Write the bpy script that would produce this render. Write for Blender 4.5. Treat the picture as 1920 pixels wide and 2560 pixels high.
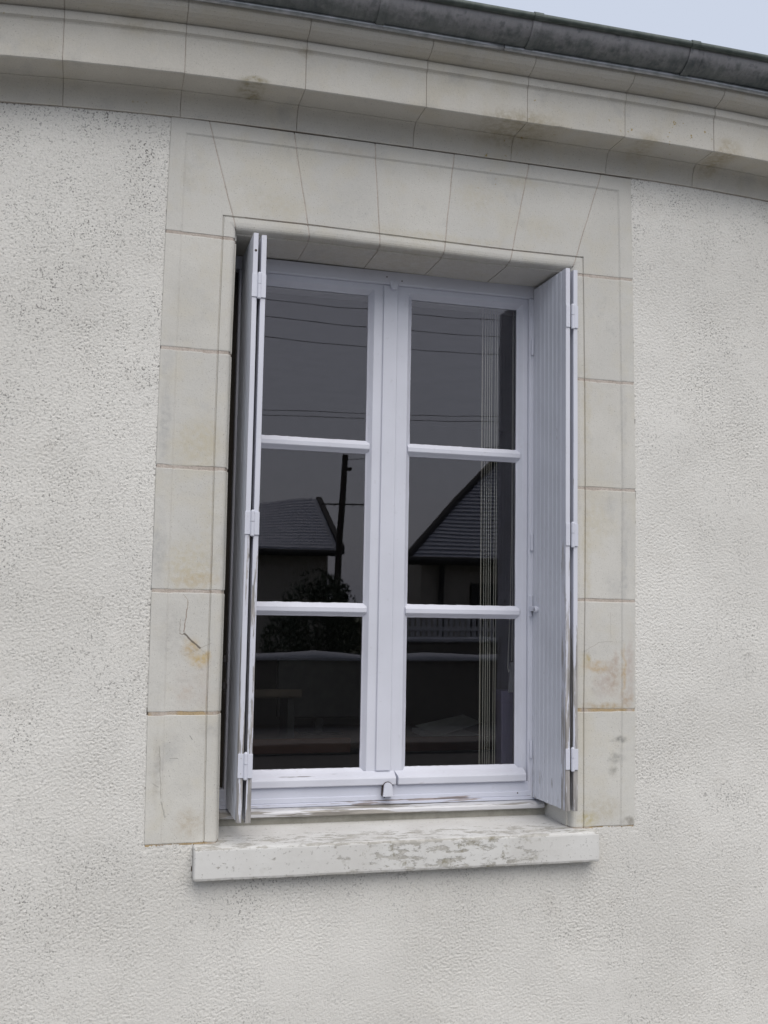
import bpy, bmesh, math, random
import numpy as np
from mathutils import Vector, Euler, noise
random.seed(7)
scene = bpy.context.scene
for o in list(bpy.data.objects): bpy.data.objects.remove(o)
COL = scene.collection
OZ = 1.0                       # foot of the window surround is 1 m above the ground
R = math.radians

# ------------------------------------------------------------------ camera
cam = bpy.data.cameras.new("camera"); camo = bpy.data.objects.new("camera", cam); COL.objects.link(camo)
camo.location = (-0.15661133, -2.9560699, 0.63072119 + OZ)
camo.rotation_euler = Euler((1.66473543, -0.01694012, -0.26879058), 'XYZ')
cam.sensor_fit = 'AUTO'; cam.sensor_width = 36.0; cam.lens = 36.0 * 2641.73 / 2560.0
cam.clip_start = 0.05; cam.clip_end = 3000
scene.camera = camo

# ------------------------------------------------------------------ sky, sun, exposure
SUN_EL, SUN_AZ = 50.0, 8.0    # height, and degrees east of straight out from the wall
world = bpy.data.worlds.new("World"); scene.world = world; world.use_nodes = True
wn = world.node_tree; wn.nodes.clear()
wo = wn.nodes.new('ShaderNodeOutputWorld'); bg = wn.nodes.new('ShaderNodeBackground')
sky = wn.nodes.new('ShaderNodeTexSky'); sky.sky_type = 'NISHITA'; sky.sun_disc = False
sky.sun_elevation = R(SUN_EL); sky.sun_rotation = R(180 - SUN_AZ)
sky.air_density = 1.0; sky.dust_density = 4.0; sky.ozone_density = 1.0
cloud = wn.nodes.new('ShaderNodeMix'); cloud.data_type = 'RGBA'; cloud.inputs[0].default_value = 0.80
cloud.inputs[7].default_value = (5.5, 5.95, 6.9, 1)      # even cloud cover, in the sky's own units
wn.links.new(sky.outputs[0], cloud.inputs[6]); wn.links.new(cloud.outputs[2], bg.inputs[0])
bg.inputs[1].default_value = 0.12
wn.links.new(bg.outputs[0], wo.inputs[0])
sun = bpy.data.lights.new("sun", 'SUN'); suno = bpy.data.objects.new("sun", sun); COL.objects.link(suno)
sun.energy = 1.8; sun.angle = R(56); sun.color = (1.0, 0.955, 0.885)
sd = Vector((math.sin(R(SUN_AZ)) * math.cos(R(SUN_EL)), -math.cos(R(SUN_AZ)) * math.cos(R(SUN_EL)), math.sin(R(SUN_EL))))
suno.rotation_euler = sd.to_track_quat('Z', 'Y').to_euler(); suno.location = (1, -4, 8)
vs = scene.view_settings
scene.display_settings.display_device = 'sRGB'
vs.view_transform = 'Standard'; vs.look = 'None'; vs.exposure = 0.12; vs.gamma = 1.0; vs.use_curve_mapping = False
scene.render.engine = 'CYCLES'
scene.cycles.max_bounces = 8; scene.cycles.transparent_max_bounces = 12
scene.cycles.use_denoising = True

# ------------------------------------------------------------------ helpers
def tag(o, label=None, cat=None, group=None, kind=None):
    if label: o['label'] = label
    if cat: o['category'] = cat
    if group: o['group'] = group
    if kind: o['kind'] = kind
    return o
def empty(name, loc, label=None, cat=None, group=None, rz=0):
    o = bpy.data.objects.new(name, None); COL.objects.link(o)
    o.location = (loc[0], loc[1], loc[2] + OZ); o.rotation_euler = (0, 0, rz); o.empty_display_size = .1
    return tag(o, label, cat, group)
WL = {}
def wloc(o):
    v = Vector((0, 0, 0))
    while o is not None: v += o.location; o = o.parent
    return v
def link(name, me, mat, parent=None):
    o = bpy.data.objects.new(name, me); COL.objects.link(o)
    if mat is not None and not me.materials:
        for m in (mat if isinstance(mat, (list, tuple)) else [mat]): me.materials.append(m)
    if parent is not None: o.parent = parent
    return o
def obj(name, vf, mat, parent=None, smooth=False, origin=None, mi=None):
    v, f = vf
    off = wloc(parent) if parent is not None else Vector((0, 0, 0))
    org = Vector((origin[0], origin[1], origin[2] + OZ)) if origin is not None else off
    me = bpy.data.meshes.new(name)
    me.from_pydata([(p[0] - org.x, p[1] - org.y, p[2] + OZ - org.z) for p in v], [], f)
    bm = bmesh.new(); bm.from_mesh(me); bmesh.ops.recalc_face_normals(bm, faces=bm.faces); bm.to_mesh(me); bm.free()
    if smooth: me.polygons.foreach_set('use_smooth', [True] * len(me.polygons))
    o = link(name, me, mat, parent)
    if mi: me.polygons.foreach_set('material_index', mi)
    o.location = org - off
    return o
def join(*parts):
    V, F = [], []
    for v, f in parts:
        n = len(V); V += list(v); F += [tuple(i + n for i in g) for g in f]
    return V, F
def box(x0, x1, y0, y1, z0, z1):
    v = [(x, y, z) for x in (x0, x1) for y in (y0, y1) for z in (z0, z1)]
    return v, [(0, 1, 3, 2), (4, 6, 7, 5), (0, 4, 5, 1), (2, 3, 7, 6), (0, 2, 6, 4), (1, 5, 7, 3)]
def cbox(x0, x1, y0, y1, z0, z1, b=.002, seg=1):
    bm = bmesh.new(); v, f = box(x0, x1, y0, y1, z0, z1)
    vs_ = [bm.verts.new(p) for p in v]
    for g in f: bm.faces.new([vs_[i] for i in g])
    bmesh.ops.recalc_face_normals(bm, faces=bm.faces)
    bmesh.ops.bevel(bm, geom=list(bm.edges), offset=b, segments=seg, affect='EDGES')
    bm.verts.index_update()
    r = [tuple(p.co) for p in bm.verts], [tuple(w.index for w in g.verts) for g in bm.faces]
    bm.free(); return r
def loft(secs, closed=True, caps=True):
    n = len(secs[0]); V = [p for s in secs for p in s]; F = []
    for k in range(len(secs) - 1):
        for i in range(n if closed else n - 1):
            j = (i + 1) % n
            F.append((k * n + i, k * n + j, (k + 1) * n + j, (k + 1) * n + i))
    if closed and caps:
        F.append(tuple(range(n))[::-1]); F.append(tuple((len(secs) - 1) * n + i for i in range(n)))
    return V, F
def extrude_x(prof, x0, x1, nseg=1, fz=None):
    secs = []
    for k in range(nseg + 1):
        x = x0 + (x1 - x0) * k / nseg
        secs.append([(x, y, z + (fz(x) if fz else 0)) for y, z in prof])
    return loft(secs)
def tube(pts, r, n=8, caps=True):
    pts = [Vector(p) for p in pts]; secs = []
    for i, p in enumerate(pts):
        a = pts[max(i - 1, 0)]; c = pts[min(i + 1, len(pts) - 1)]
        d = (c - a).normalized(); u = d.orthogonal().normalized()
        if abs(d.z) < .99: u = d.cross(Vector((0, 0, 1))).normalized()
        w = d.cross(u); rr = r[i] if isinstance(r, (list, tuple)) else r
        secs.append([tuple(p + (u * math.cos(2 * math.pi * k / n) + w * math.sin(2 * math.pi * k / n)) * rr) for k in range(n)])
    return loft(secs, True, caps)
def vcyl(x, y, z0, z1, r, n=14, dome=0):
    pts = [(x, y, z0), (x, y, z1)]; rs = [r, r]
    if dome > 0: pts += [(x, y, z1 + dome * .6), (x, y, z1 + dome)]; rs += [r * .8, r * .15]
    if dome < 0: pts = [(x, y, z0 + dome), (x, y, z0 + dome * .6)] + pts; rs = [r * .15, r * .8] + rs
    return tube(pts, rs, n)
def nz(x, y, z, s): return noise.noise(Vector((x * s, y * s, z * s)))

# ------------------------------------------------------------------ materials
def new_mat(name, rough=.8, metal=0.0, spec=.3):
    m = bpy.data.materials.new(name); m.use_nodes = True; nt = m.node_tree
    b = nt.nodes['Principled BSDF']; b.inputs['Roughness'].default_value = rough
    b.inputs['Metallic'].default_value = metal; b.inputs['Specular IOR Level'].default_value = spec
    return m, nt, b
class NB:
    """small node builder; colours are chained through .col"""
    def __init__(s, nt):
        s.nt = nt; g = nt.nodes.new('ShaderNodeNewGeometry'); s.pos = g.outputs['Position']
        s.info = nt.nodes.new('ShaderNodeObjectInfo')
    def L(s, a, b): s.nt.links.new(a, b)
    def val(s, sock, v):
        if hasattr(v, 'is_linked') or hasattr(v, 'links'): s.L(v, sock)
        else: sock.default_value = v
    def math(s, op, a, b=0.0, c=None, clamp=False):
        n = s.nt.nodes.new('ShaderNodeMath'); n.operation = op; n.use_clamp = clamp
        s.val(n.inputs[0], a); s.val(n.inputs[1], b)
        if c is not None: s.val(n.inputs[2], c)
        return n.outputs[0]
    def noise(s, scale, detail=3, rough=.55, vec=None, stretch=None, w=None):
        n = s.nt.nodes.new('ShaderNodeTexNoise'); n.inputs['Scale'].default_value = scale
        n.inputs['Detail'].default_value = detail; n.inputs['Roughness'].default_value = rough
        v = vec or s.pos
        if stretch:
            m = s.nt.nodes.new('ShaderNodeMapping'); m.inputs['Scale'].default_value = stretch; s.L(v, m.inputs[0]); v = m.outputs[0]
        s.L(v, n.inputs['Vector']); return n.outputs['Fac']
    def ramp(s, v, a, b, lo=0.0, hi=1.0):
        n = s.nt.nodes.new('ShaderNodeMapRange'); n.interpolation_type = 'SMOOTHSTEP'
        s.val(n.inputs[0], v); n.inputs[1].default_value = a; n.inputs[2].default_value = b
        n.inputs[3].default_value = lo; n.inputs[4].default_value = hi; return n.outputs[0]
    def mix(s, f, a, b, mode='MIX'):
        n = s.nt.nodes.new('ShaderNodeMix'); n.data_type = 'RGBA'; n.blend_type = mode
        s.val(n.inputs[0], f)
        for k, c in ((6, a), (7, b)):
            if isinstance(c, tuple): n.inputs[k].default_value = (*c[:3], 1)
            else: s.L(c, n.inputs[k])
        return n.outputs[2]
    def xyz(s):
        n = s.nt.nodes.new('ShaderNodeSeparateXYZ'); s.L(s.pos, n.inputs[0]); return n.outputs
    def warped(s, amp=.02, scale=18, detail=4):
        n = s.nt.nodes.new('ShaderNodeTexNoise'); n.inputs['Scale'].default_value = scale; n.inputs['Detail'].default_value = detail
        s.L(s.pos, n.inputs['Vector'])
        a = s.nt.nodes.new('ShaderNodeVectorMath'); a.operation = 'SUBTRACT'; s.L(n.outputs['Color'], a.inputs[0]); a.inputs[1].default_value = (.5, .5, .5)
        m = s.nt.nodes.new('ShaderNodeVectorMath'); m.operation = 'MULTIPLY_ADD'; s.L(a.outputs[0], m.inputs[0])
        m.inputs[1].default_value = (amp * 2,) * 3; s.L(s.pos, m.inputs[2]); return m.outputs[0]
    def spot(s, vec, x, z, rx, rz, soft=.45):
        """1 inside an ellipse on the wall, fading to 0 at its rim"""
        a = s.nt.nodes.new('ShaderNodeVectorMath'); a.operation = 'SUBTRACT'; s.L(vec, a.inputs[0]); a.inputs[1].default_value = (x, 0, z + OZ)
        m = s.nt.nodes.new('ShaderNodeVectorMath'); m.operation = 'MULTIPLY'; s.L(a.outputs[0], m.inputs[0]); m.inputs[1].default_value = (1 / rx, 0, 1 / rz)
        l = s.nt.nodes.new('ShaderNodeVectorMath'); l.operation = 'LENGTH'; s.L(m.outputs[0], l.inputs[0])
        return s.ramp(l.outputs['Value'], 1.0, 1.0 - soft)
    def seg(s, vec, p, q, w):
        """thin line from p to q on the wall"""
        px, pz = p; qx, qz = q; dx, dz = qx - px, qz - pz; L2 = dx * dx + dz * dz
        sp = s.nt.nodes.new('ShaderNodeSeparateXYZ'); s.L(vec, sp.inputs[0])
        ux = s.math('SUBTRACT', sp.outputs[0], px); uz = s.math('SUBTRACT', sp.outputs[2], pz + OZ)
        t = s.math('DIVIDE', s.math('ADD', s.math('MULTIPLY', ux, dx), s.math('MULTIPLY', uz, dz)), L2, clamp=True)
        ex = s.math('SUBTRACT', ux, s.math('MULTIPLY', t, dx)); ez = s.math('SUBTRACT', uz, s.math('MULTIPLY', t, dz))
        d = s.math('SQRT', s.math('ADD', s.math('MULTIPLY', ex, ex), s.math('MULTIPLY', ez, ez)))
        return s.ramp(d, w, w * .3)
    def bump(s, h, strength, dist, bsdf):
        b = s.nt.nodes.new('ShaderNodeBump'); b.inputs['Strength'].default_value = strength; b.inputs['Distance'].default_value = dist
        s.L(h, b.inputs['Height']); s.L(b.outputs[0], bsdf.inputs['Normal'])

def stone_mat(name, base=(.59, .576, .536), spots=(), lines=(), lichen=.5, dark=0.0):
    m, nt, b = new_mat(name, .92, 0, .15); n = NB(nt)
    rnd = n.info.outputs['Random']
    big = n.noise(3.2, 4); mid = n.noise(16, 5); fine = n.noise(240, 3)
    col = n.mix(n.ramp(big, .35, .65), tuple(c * .95 for c in base), tuple(c * 1.06 for c in base))
    col = n.mix(n.math('MULTIPLY', rnd, .35), col, (base[0] * .93, base[1] * .95, base[2] * .99))
    col = n.mix(n.ramp(n.math('ADD', n.math('MULTIPLY', mid, .5), n.math('MULTIPLY', n.noise(4.3, 3), .5)), .47, .64, 0, .42), col, (base[0] * .96, base[1] * .92, base[2] * .81))
    col = n.mix(n.ramp(n.noise(7, 6, .7), .54, .70, 0, .30), col, (.34, .345, .345))
    col = n.mix(n.ramp(fine, .3, .7, 0, .14), col, tuple(c * .62 for c in base))
    col = n.mix(n.ramp(n.noise(330, 1), .67, .72, 0, .55), col, (.22, .21, .19))
    # ochre lichen flecks
    col = n.mix(n.math('MULTIPLY', n.ramp(n.noise(55, 2), .69, .75), n.math('MULTIPLY', n.ramp(n.noise(2.3, 2), .5, .65), lichen)), col, (.34, .25, .08))
    if spots:
        w = n.warped(.016, 26); w2 = n.noise(70, 4)
        for (x, z, rx, rz, c, k) in spots:
            f = n.math('MULTIPLY', n.spot(w, x, z, rx * 1.15, rz * 1.15, .85), n.ramp(w2, .32, .68, k * .25, k * .92))
            col = n.mix(f, col, c)
    if lines:
        w = n.warped(.003, 60, 2)
        for (p, q, wd, c, k) in lines:
            col = n.mix(n.math('MULTIPLY', n.seg(w, p, q, wd), k), col, c)
    n.L(col, b.inputs['Base Color'])
    n.bump(n.math('ADD', n.math('MULTIPLY', fine, .5), n.noise(60, 4)), .35, .0018, b)
    return m

MO = (.46, .335, .19); PK = (.46, .40, .36)
M = {}
WS, GS = (.50, .455, .345), (.375, .375, .37)
M['stone'] = stone_mat('tuffeau_stone', spots=[
    (.11, 1.085, .085, .09, WS, .70), (.14, 1.12, .04, .07, WS, .5), (.10, .745, .095, .10, WS, .85), (.12, .71, .08, .03, (.48, .40, .27), .7), (.145, .9, .03, .12, WS, .45),
    (.018, 1.13, .022, .12, GS, .75), (.014, .79, .026, .11, GS, .75), (.03, 1.36, .03, .03, (.60, .59, .56), .6), (.02, 1.3, .02, .1, GS, .35),
    (1.33, .93, .06, .10, WS, .45), (1.40, .72, .05, .05, GS, .35), (1.30, 1.25, .02, .25, WS, .5), (1.30, .8, .018, .25, WS, .6), (1.425, 1.2, .012, .3, GS, .35), (1.425, .8, .012, .2, GS, .5),
    (.30, 1.80, .12, .05, WS, .4), (.93, 1.90, .10, .07, WS, .4), (.52, 1.99, .10, .03, (.46, .42, .36), .5), (.80, 1.76, .3, .02, WS, .5), (1.15, 1.82, .08, .05, WS, .4),
    (.70, 1.71, .5, .03, (.42, .37, .29), .35), (.55, 1.85, .10, .10, GS, .18), (1.08, 1.97, .1, .02, WS, .5), (.05, 1.55, .05, .08, GS, .2)])
M['cornice'] = stone_mat('cornice_stone', (.575, .553, .503), lichen=1.0, spots=[
    (1.02, 2.10, .16, .045, (.27, .22, .12), .55), (.36, 2.2, .03, .02, (.33, .28, .2), .6), (1.72, 2.10, .06, .05, (.30, .23, .10), .6),
    (1.45, 2.10, .05, .03, (.32, .26, .14), .45), (.22, 2.10, .05, .014, (.22, .18, .08), .8), (-.1, 2.2, .10, .04, (.38, .34, .26), .4)])
M['stone_cracked'] = stone_mat('cracked_stone', spots=[
    (.112, .522, .034, .036, (.47, .36, .21), .9), (.135, .492, .034, .030, (.50, .37, .17), .95), (.15, .50, .015, .02, (.50, .37, .15), .8),
    (.105, .41, .06, .085, PK, .32), (.10, .395, .03, .03, (.47, .36, .27), .3), (.15, .43, .025, .10, (.49, .43, .39), .4),
    (.05, .56, .05, .1, (.42, .41, .39), .5)],
    lines=[((.0978, .652), (.0964, .628), .0018, (.30, .24, .19), .8), ((.0964, .628), (.090, .566), .0020, (.27, .21, .17), .85),
           ((.090, .561), (.1348, .522), .0036, (.13, .11, .09), .9), ((.079, .60), (.078, .562), .0012, (.22, .18, .14), .7),
           ((.078, .562), (.088, .558), .0016, (.2, .16, .12), .8), ((.085, .668), (.098, .653), .0012, (.3, .25, .2), .6),
           ((.1348, .522), (.165, .536), .0012, (.28, .25, .2), .5)])
M['stone_stained'] = stone_mat('stained_stone', spots=[
    (1.335, .475, .055, .022, MO, .85), (1.385, .44, .035, .07, (.40, .31, .24), .8), (1.35, .42, .045, .05, PK, .75),
    (1.30, .50, .02, .02, (.42, .33, .15), .9), (1.422, .46, .010, .095, MO, .85), (1.442, .47, .02, .13, PK, .85),
    (1.36, .355, .09, .016, (.40, .30, .17), .8), (1.43, .375, .03, .03, (.40, .30, .21), .8), (1.395, .50, .012, .03, (.40, .31, .25), .8)],
    lines=[((1.292, .522), (1.34, .548), .0012, (.33, .31, .27), .6), ((1.34, .548), (1.385, .552), .0012, (.33, .31, .27), .6), ((1.38, .56), (1.378, .64), .001, (.36, .34, .3), .5)])
M['stone_low'] = stone_mat('foot_stone', base=(.605, .59, .545), spots=[
    (1.405, .255, .03, .012, (.16, .16, .15), .8), (1.395, .20, .035, .022, (.18, .18, .17), .55), (1.385, .165, .02, .015, (.15, .15, .14), .6),
    (.12, .05, .05, .05, (.44, .38, .29), .7), (.17, .30, .04, .03, (.44, .43, .41), .8), (.03, .2, .012, .12, (.36, .34, .31), .5),
    (1.30, .02, .04, .03, (.42, .36, .16), .8), (1.35, .05, .08, .05, (.43, .38, .27), .5), (1.44, .01, .03, .02, (.22, .2, .17), .8)],
    lines=[((.034, .26), (.044, .12), .0012, (.3, .28, .24), .8), ((.045, .11), (.056, .07), .0022, (.3, .29, .27), .6), ((.02, .16), (.036, .15), .0015, (.3, .29, .27), .6),
           ((.065, .225), (.085, .224), .0014, (.28, .27, .25), .7), ((.115, .285), (.122, .275), .0014, (.2, .2, .19), .8)])
def mortar_mat():
    m, nt, b = new_mat('lime_mortar', .95, 0, .1); n = NB(nt)
    z = n.xyz()[2]
    low = n.ramp(z, OZ + .75, OZ + .3)
    col = n.mix(n.ramp(n.noise(22, 4), .35, .65), (.54, .485, .44), (.46, .405, .36))
    col = n.mix(n.math('MULTIPLY', low, n.ramp(n.noise(12, 3), .4, .55)), col, (.45, .34, .20))
    col = n.mix(n.ramp(n.noise(260, 3), .4, .7, 0, .35), col, (.2, .17, .14))
    n.L(col, b.inputs['Base Color']); n.bump(n.noise(300, 4), .6, .002, b); return m
M['mortar'] = mortar_mat()

def render_mat(fine):
    m, nt, b = new_mat('lime_render' if fine else 'lime_render_plain', .95, 0, .12); n = NB(nt)
    X = n.xyz()
    col = n.mix(n.ramp(n.noise(1.7, 4), .35, .65), (.672, .658, .622), (.745, .731, .694))
    col = n.mix(n.ramp(n.noise(7, 4), .55, .75, 0, .2), col, (.56, .53, .48))
    # soiled pits: more of them high up, under the cornice and to the left, fewer to the lower right
    dens = n.math('ADD', n.ramp(n.noise(2.4, 5, .6), .33, .66, 0, .55), n.math('ADD', n.ramp(X[2], OZ + .2, OZ + 2.0, 0, .26), n.ramp(X[0], .6, -.5, 0, .22)))
    dens = n.math('ADD', dens, n.math('MULTIPLY', n.math('MULTIPLY', n.ramp(X[2], OZ - .30, OZ - .10, 0, .26), n.ramp(X[0], .1, .4)), n.ramp(X[0], 1.4, 1.1)), .0)
    if fine:
        a = nt.nodes.new('ShaderNodeAttribute'); a.attribute_name = 'pit'
        pit = n.math('MULTIPLY', n.ramp(a.outputs['Fac'], .34, .95), n.ramp(n.noise(75, 2), .40, .60))
    else: pit = n.ramp(n.noise(110, 2), .60, .70)
    col = n.mix(n.math('MULTIPLY', n.math('MULTIPLY', pit, dens), .85, clamp=True), col, (.155, .15, .145))
    sp = n.math('MULTIPLY', n.ramp(n.noise(185, 2), .575, .64), n.math('MULTIPLY', n.ramp(n.noise(8, 5, .7), .34, .64), dens))
    col = n.mix(n.math('MULTIPLY', sp, 1.1, clamp=True), col, (.13, .125, .12))
    n.L(col, b.inputs['Base Color'])
    n.bump(n.math('ADD', n.noise(170, 4, .65), n.math('MULTIPLY', n.noise(70 if not fine else 340, 3), .7 if fine else 2.0)), .62, .0030 if fine else .005, b)
    return m
M['render'] = render_mat(True); M['render_plain'] = render_mat(False)

def paint_mat(name, base=(.625, .638, .708), peel=(), grain='z', dirt=.0, wood=(.27, .25, .235)):
    """painted wood; peel = list of (z0, z1, amount): paint worn off between the two heights"""
    m, nt, b = new_mat(name, .42, 0, .4); n = NB(nt); X = n.xyz()
    col = n.mix(n.ramp(n.noise(5, 3), .3, .7), tuple(c * .955 for c in base), tuple(c * 1.03 for c in base))
    col = n.mix(n.ramp(n.noise(60, 4), .62, .74, 0, .16), col, (.36, .36, .37))
    st = (1, 1, .06) if grain == 'z' else (.06, 1, 1)
    g = n.noise(120, 4, .6, stretch=st); f = None
    for (z0, z1, am) in peel:
        k = n.math('MULTIPLY', n.ramp(X[2], OZ + z1, OZ + z0), am)
        p = n.math('ADD', n.noise(38 if grain == 'x' else 95, 5, .65, stretch=st), k)
        p = n.ramp(p, .70, .735)
        col = n.mix(p, col, n.mix(n.ramp(g, .35, .65), wood, tuple(c * .55 for c in wood)))
        f = p
    n.L(col, b.inputs['Base Color'])
    h = n.math('MULTIPLY', g, .25)
    if f is not None: h = n.math('SUBTRACT', h, f)
    n.bump(h, .5, .0009, b); return m
M['paint'] = paint_mat('pale_grey_blue_paint', peel=[(.1, .5, .05)], grain='x')
M['paint_bar'] = paint_mat('sash_paint')
M['paint_nose'] = paint_mat('worn_board_paint', base=(.62, .62, .64), peel=[(.046, .06, .205)], grain='x', wood=(.40, .375, .34))
M['paint_low'] = paint_mat('worn_rail_paint', base=(.58, .60, .69), peel=[(.058, .080, .165)], grain='x', wood=(.42, .37, .37))
M['shutter'] = paint_mat('shutter_paint', base=(.60, .618, .675), peel=[(.0, .34, .12)], wood=(.34, .31, .29))
M['shutter_edge'] = paint_mat('shutter_edge_paint', base=(.62, .632, .70), peel=[(.1, 1.35, .27)], wood=(.42, .40, .385))
M['iron_paint'] = paint_mat('painted_hinge', base=(.62, .635, .71))

def simple(name, c1, c2, scale=20, rough=.8, metal=0.0, spec=.3, bump=0.0, bs=80, stretch=None):
    m, nt, b = new_mat(name, rough, metal, spec); n = NB(nt)
    n.L(n.mix(n.ramp(n.noise(scale, 5, .6, stretch=stretch), .32, .68), c1, c2), b.inputs['Base Color'])
    if bump: n.bump(n.noise(bs, 4), .6, bump, b)
    return m
def zinc_mat():
    m, nt, b = new_mat('weathered_zinc', .58, .35, .4); n = NB(nt)
    col = n.mix(n.ramp(n.noise(9, 5, .7), .35, .65), (.085, .10, .105), (.15, .165, .165))
    streak = n.ramp(n.noise(70, 4, .7, stretch=(1, .15, .15)), .42, .66)
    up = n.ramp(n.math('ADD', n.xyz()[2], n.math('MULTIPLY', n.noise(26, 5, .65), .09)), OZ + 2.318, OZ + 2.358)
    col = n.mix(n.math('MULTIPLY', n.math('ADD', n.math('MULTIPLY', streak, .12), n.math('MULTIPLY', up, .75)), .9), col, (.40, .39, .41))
    col = n.mix(n.ramp(n.noise(26, 4), .58, .70, 0, .5), col, (.06, .075, .08))
    n.L(col, b.inputs['Base Color']); n.bump(n.noise(60, 4), .25, .002, b); return m
M['zinc'] = zinc_mat()
M['zinc_bead'] = simple('green_patina_zinc', (.06, .075, .068), (.10, .115, .108), 30, .5, .3)
M['zinc_edge'] = simple('zinc_drip_edge', (.30, .32, .33), (.46, .47, .50), 30, .32, .6)
def sill_mat():
    m, nt, b = new_mat('worn_painted_sill', .85, 0, .2); n = NB(nt); X = n.xyz()
    col = n.mix(n.ramp(n.noise(6, 4), .35, .65), (.60, .59, .565), (.66, .655, .635))
    y = X[1]; z = X[2]; x = X[0]
    # paint worn off along the front of the top and in the middle of the face
    top = n.math('MULTIPLY', n.ramp(z, OZ - .016, OZ - .010), n.ramp(y, .13, .02))
    mid = n.math('MULTIPLY', n.ramp(x, .42, .72), n.ramp(x, 1.25, .95))
    face = n.math('MULTIPLY', n.ramp(y, -.038, -.043), n.math('ADD', n.math('MULTIPLY', mid, .8), .12))
    k = n.math('ADD', n.math('MULTIPLY', top, .155), n.math('MULTIPLY', face, .16))
    p = n.ramp(n.math('ADD', n.noise(48, 6, .72, stretch=(.38, 1, 1)), k), .66, .70)
    bare = n.mix(n.ramp(n.noise(50, 4), .4, .6), (.40, .385, .35), (.50, .485, .45))
    col = n.mix(p, col, bare)
    ol = n.math('MULTIPLY', n.math('MULTIPLY', n.ramp(n.noise(24, 5, .7), .55, .68), face), .85)
    col = n.mix(ol, col, (.24, .22, .155))
    col = n.mix(n.math('MULTIPLY', n.ramp(z, OZ - .082, OZ - .096), n.ramp(n.noise(40, 4), .4, .6, 0, .6)), col, (.27, .245, .20))
    col = n.mix(n.math('MULTIPLY', n.ramp(n.noise(120, 3), .62, .70), .45), col, (.2, .19, .17))
    n.L(col, b.inputs['Base Color'])
    n.bump(n.math('SUBTRACT', n.math('MULTIPLY', n.noise(120, 4), .4), p), .6, .0015, b); return m
M['sill'] = sill_mat()
def glass_mat():
    m = bpy.data.materials.new('window_glass'); m.use_nodes = True; nt = m.node_tree; nt.nodes.clear()
    out = nt.nodes.new('ShaderNodeOutputMaterial'); mx = nt.nodes.new('ShaderNodeMixShader')
    tr = nt.nodes.new('ShaderNodeBsdfTransparent'); gl = nt.nodes.new('ShaderNodeBsdfGlossy'); fr = nt.nodes.new('ShaderNodeFresnel')
    tr.inputs[0].default_value = (.93, .95, .94, 1); gl.inputs['Roughness'].default_value = 0.007; gl.inputs[0].default_value = (.98, .93, .98, 1)
    fr.inputs[0].default_value = 1.60
    n = NB(nt); bp = nt.nodes.new('ShaderNodeBump'); bp.inputs['Strength'].default_value = .028; bp.inputs['Distance'].default_value = .012
    ov = nt.nodes.new('ShaderNodeVectorMath'); ov.operation = 'ADD'; cb = nt.nodes.new('ShaderNodeCombineXYZ'); n.L(n.math('MULTIPLY', n.info.outputs['Random'], 17.0), cb.inputs[0]); n.L(n.pos, ov.inputs[0]); n.L(cb.outputs[0], ov.inputs[1]); n.L(n.noise(3.0, 1, vec=ov.outputs[0]), bp.inputs['Height']); n.L(bp.outputs[0], gl.inputs['Normal'])
    n.L(fr.outputs[0], mx.inputs[0]); n.L(tr.outputs[0], mx.inputs[1]); n.L(gl.outputs[0], mx.inputs[2]); n.L(mx.outputs[0], out.inputs[0]); return m
M['glass'] = glass_mat()
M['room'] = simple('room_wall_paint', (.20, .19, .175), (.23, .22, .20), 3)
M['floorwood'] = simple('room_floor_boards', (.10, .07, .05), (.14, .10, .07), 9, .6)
M['blind'] = simple('beige_blind_fabric', (.76, .71, .63), (.80, .75, .67), 30, .8)
M['chain'] = simple('beige_chain', (.78, .75, .68), (.82, .79, .72), 30, .5)
M['white_plastic'] = simple('white_plastic', (.62, .62, .64), (.66, .66, .68), 30, .45)
M['violet_card'] = simple('violet_card', (.20, .17, .30), (.23, .20, .34), 30, .7)
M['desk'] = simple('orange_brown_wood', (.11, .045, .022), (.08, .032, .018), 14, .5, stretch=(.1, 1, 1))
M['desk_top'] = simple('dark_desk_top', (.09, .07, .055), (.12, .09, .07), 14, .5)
M['black_plastic'] = simple('black_plastic', (.02, .02, .022), (.03, .03, .03), 20, .4)
M['paper'] = simple('white_paper', (.6, .6, .6), (.66, .66, .66), 20, .8)
M['bed'] = simple('grey_bed_mortar', (.30, .29, .25), (.38, .365, .32), 30, .95, bump=.002)
M['iron'] = simple('dark_iron', (.03, .03, .035), (.06, .05, .045), 60, .6, .5)
M['screw'] = simple('rusty_screw', (.04, .03, .025), (.08, .05, .04), 200, .8)
M['slate'] = simple('slate_roof', (.34, .35, .395), (.52, .53, .58), 26, .7, bump=.004)
M['slate_dark'] = simple('dark_roof_edge', (.03, .03, .03), (.05, .045, .045), 20, .8)
M['house_wall'] = simple('grey_render', (.36, .33, .29), (.44, .41, .36), 4, .9)
M['garden_wall'] = simple('stone_garden_wall', (.15, .14, .125), (.20, .185, .16), 12, .9, bump=.01, bs=12)
M['snow'] = simple('thin_snow', (.40, .41, .45), (.52, .53, .56), 20, .8, bump=.02, bs=10)
M['asphalt'] = simple('wet_asphalt', (.045, .045, .046), (.062, .06, .06), 14, .7, bump=.004, bs=90)
M['pavement'] = simple('pavement_concrete', (.16, .155, .15), (.21, .205, .195), 8, .9, bump=.003)
M['grass'] = simple('winter_grass', (.05, .06, .03), (.08, .085, .045), 6, .95, bump=.03, bs=30)
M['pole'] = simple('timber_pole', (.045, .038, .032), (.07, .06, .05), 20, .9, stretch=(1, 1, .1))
M['leaf'] = simple('dark_evergreen_leaf', (.035, .05, .03), (.06, .075, .045), 8, .5)
M['picket'] = simple('grey_picket_paint', (.42, .42, .43), (.5, .5, .51), 12, .7)

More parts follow.
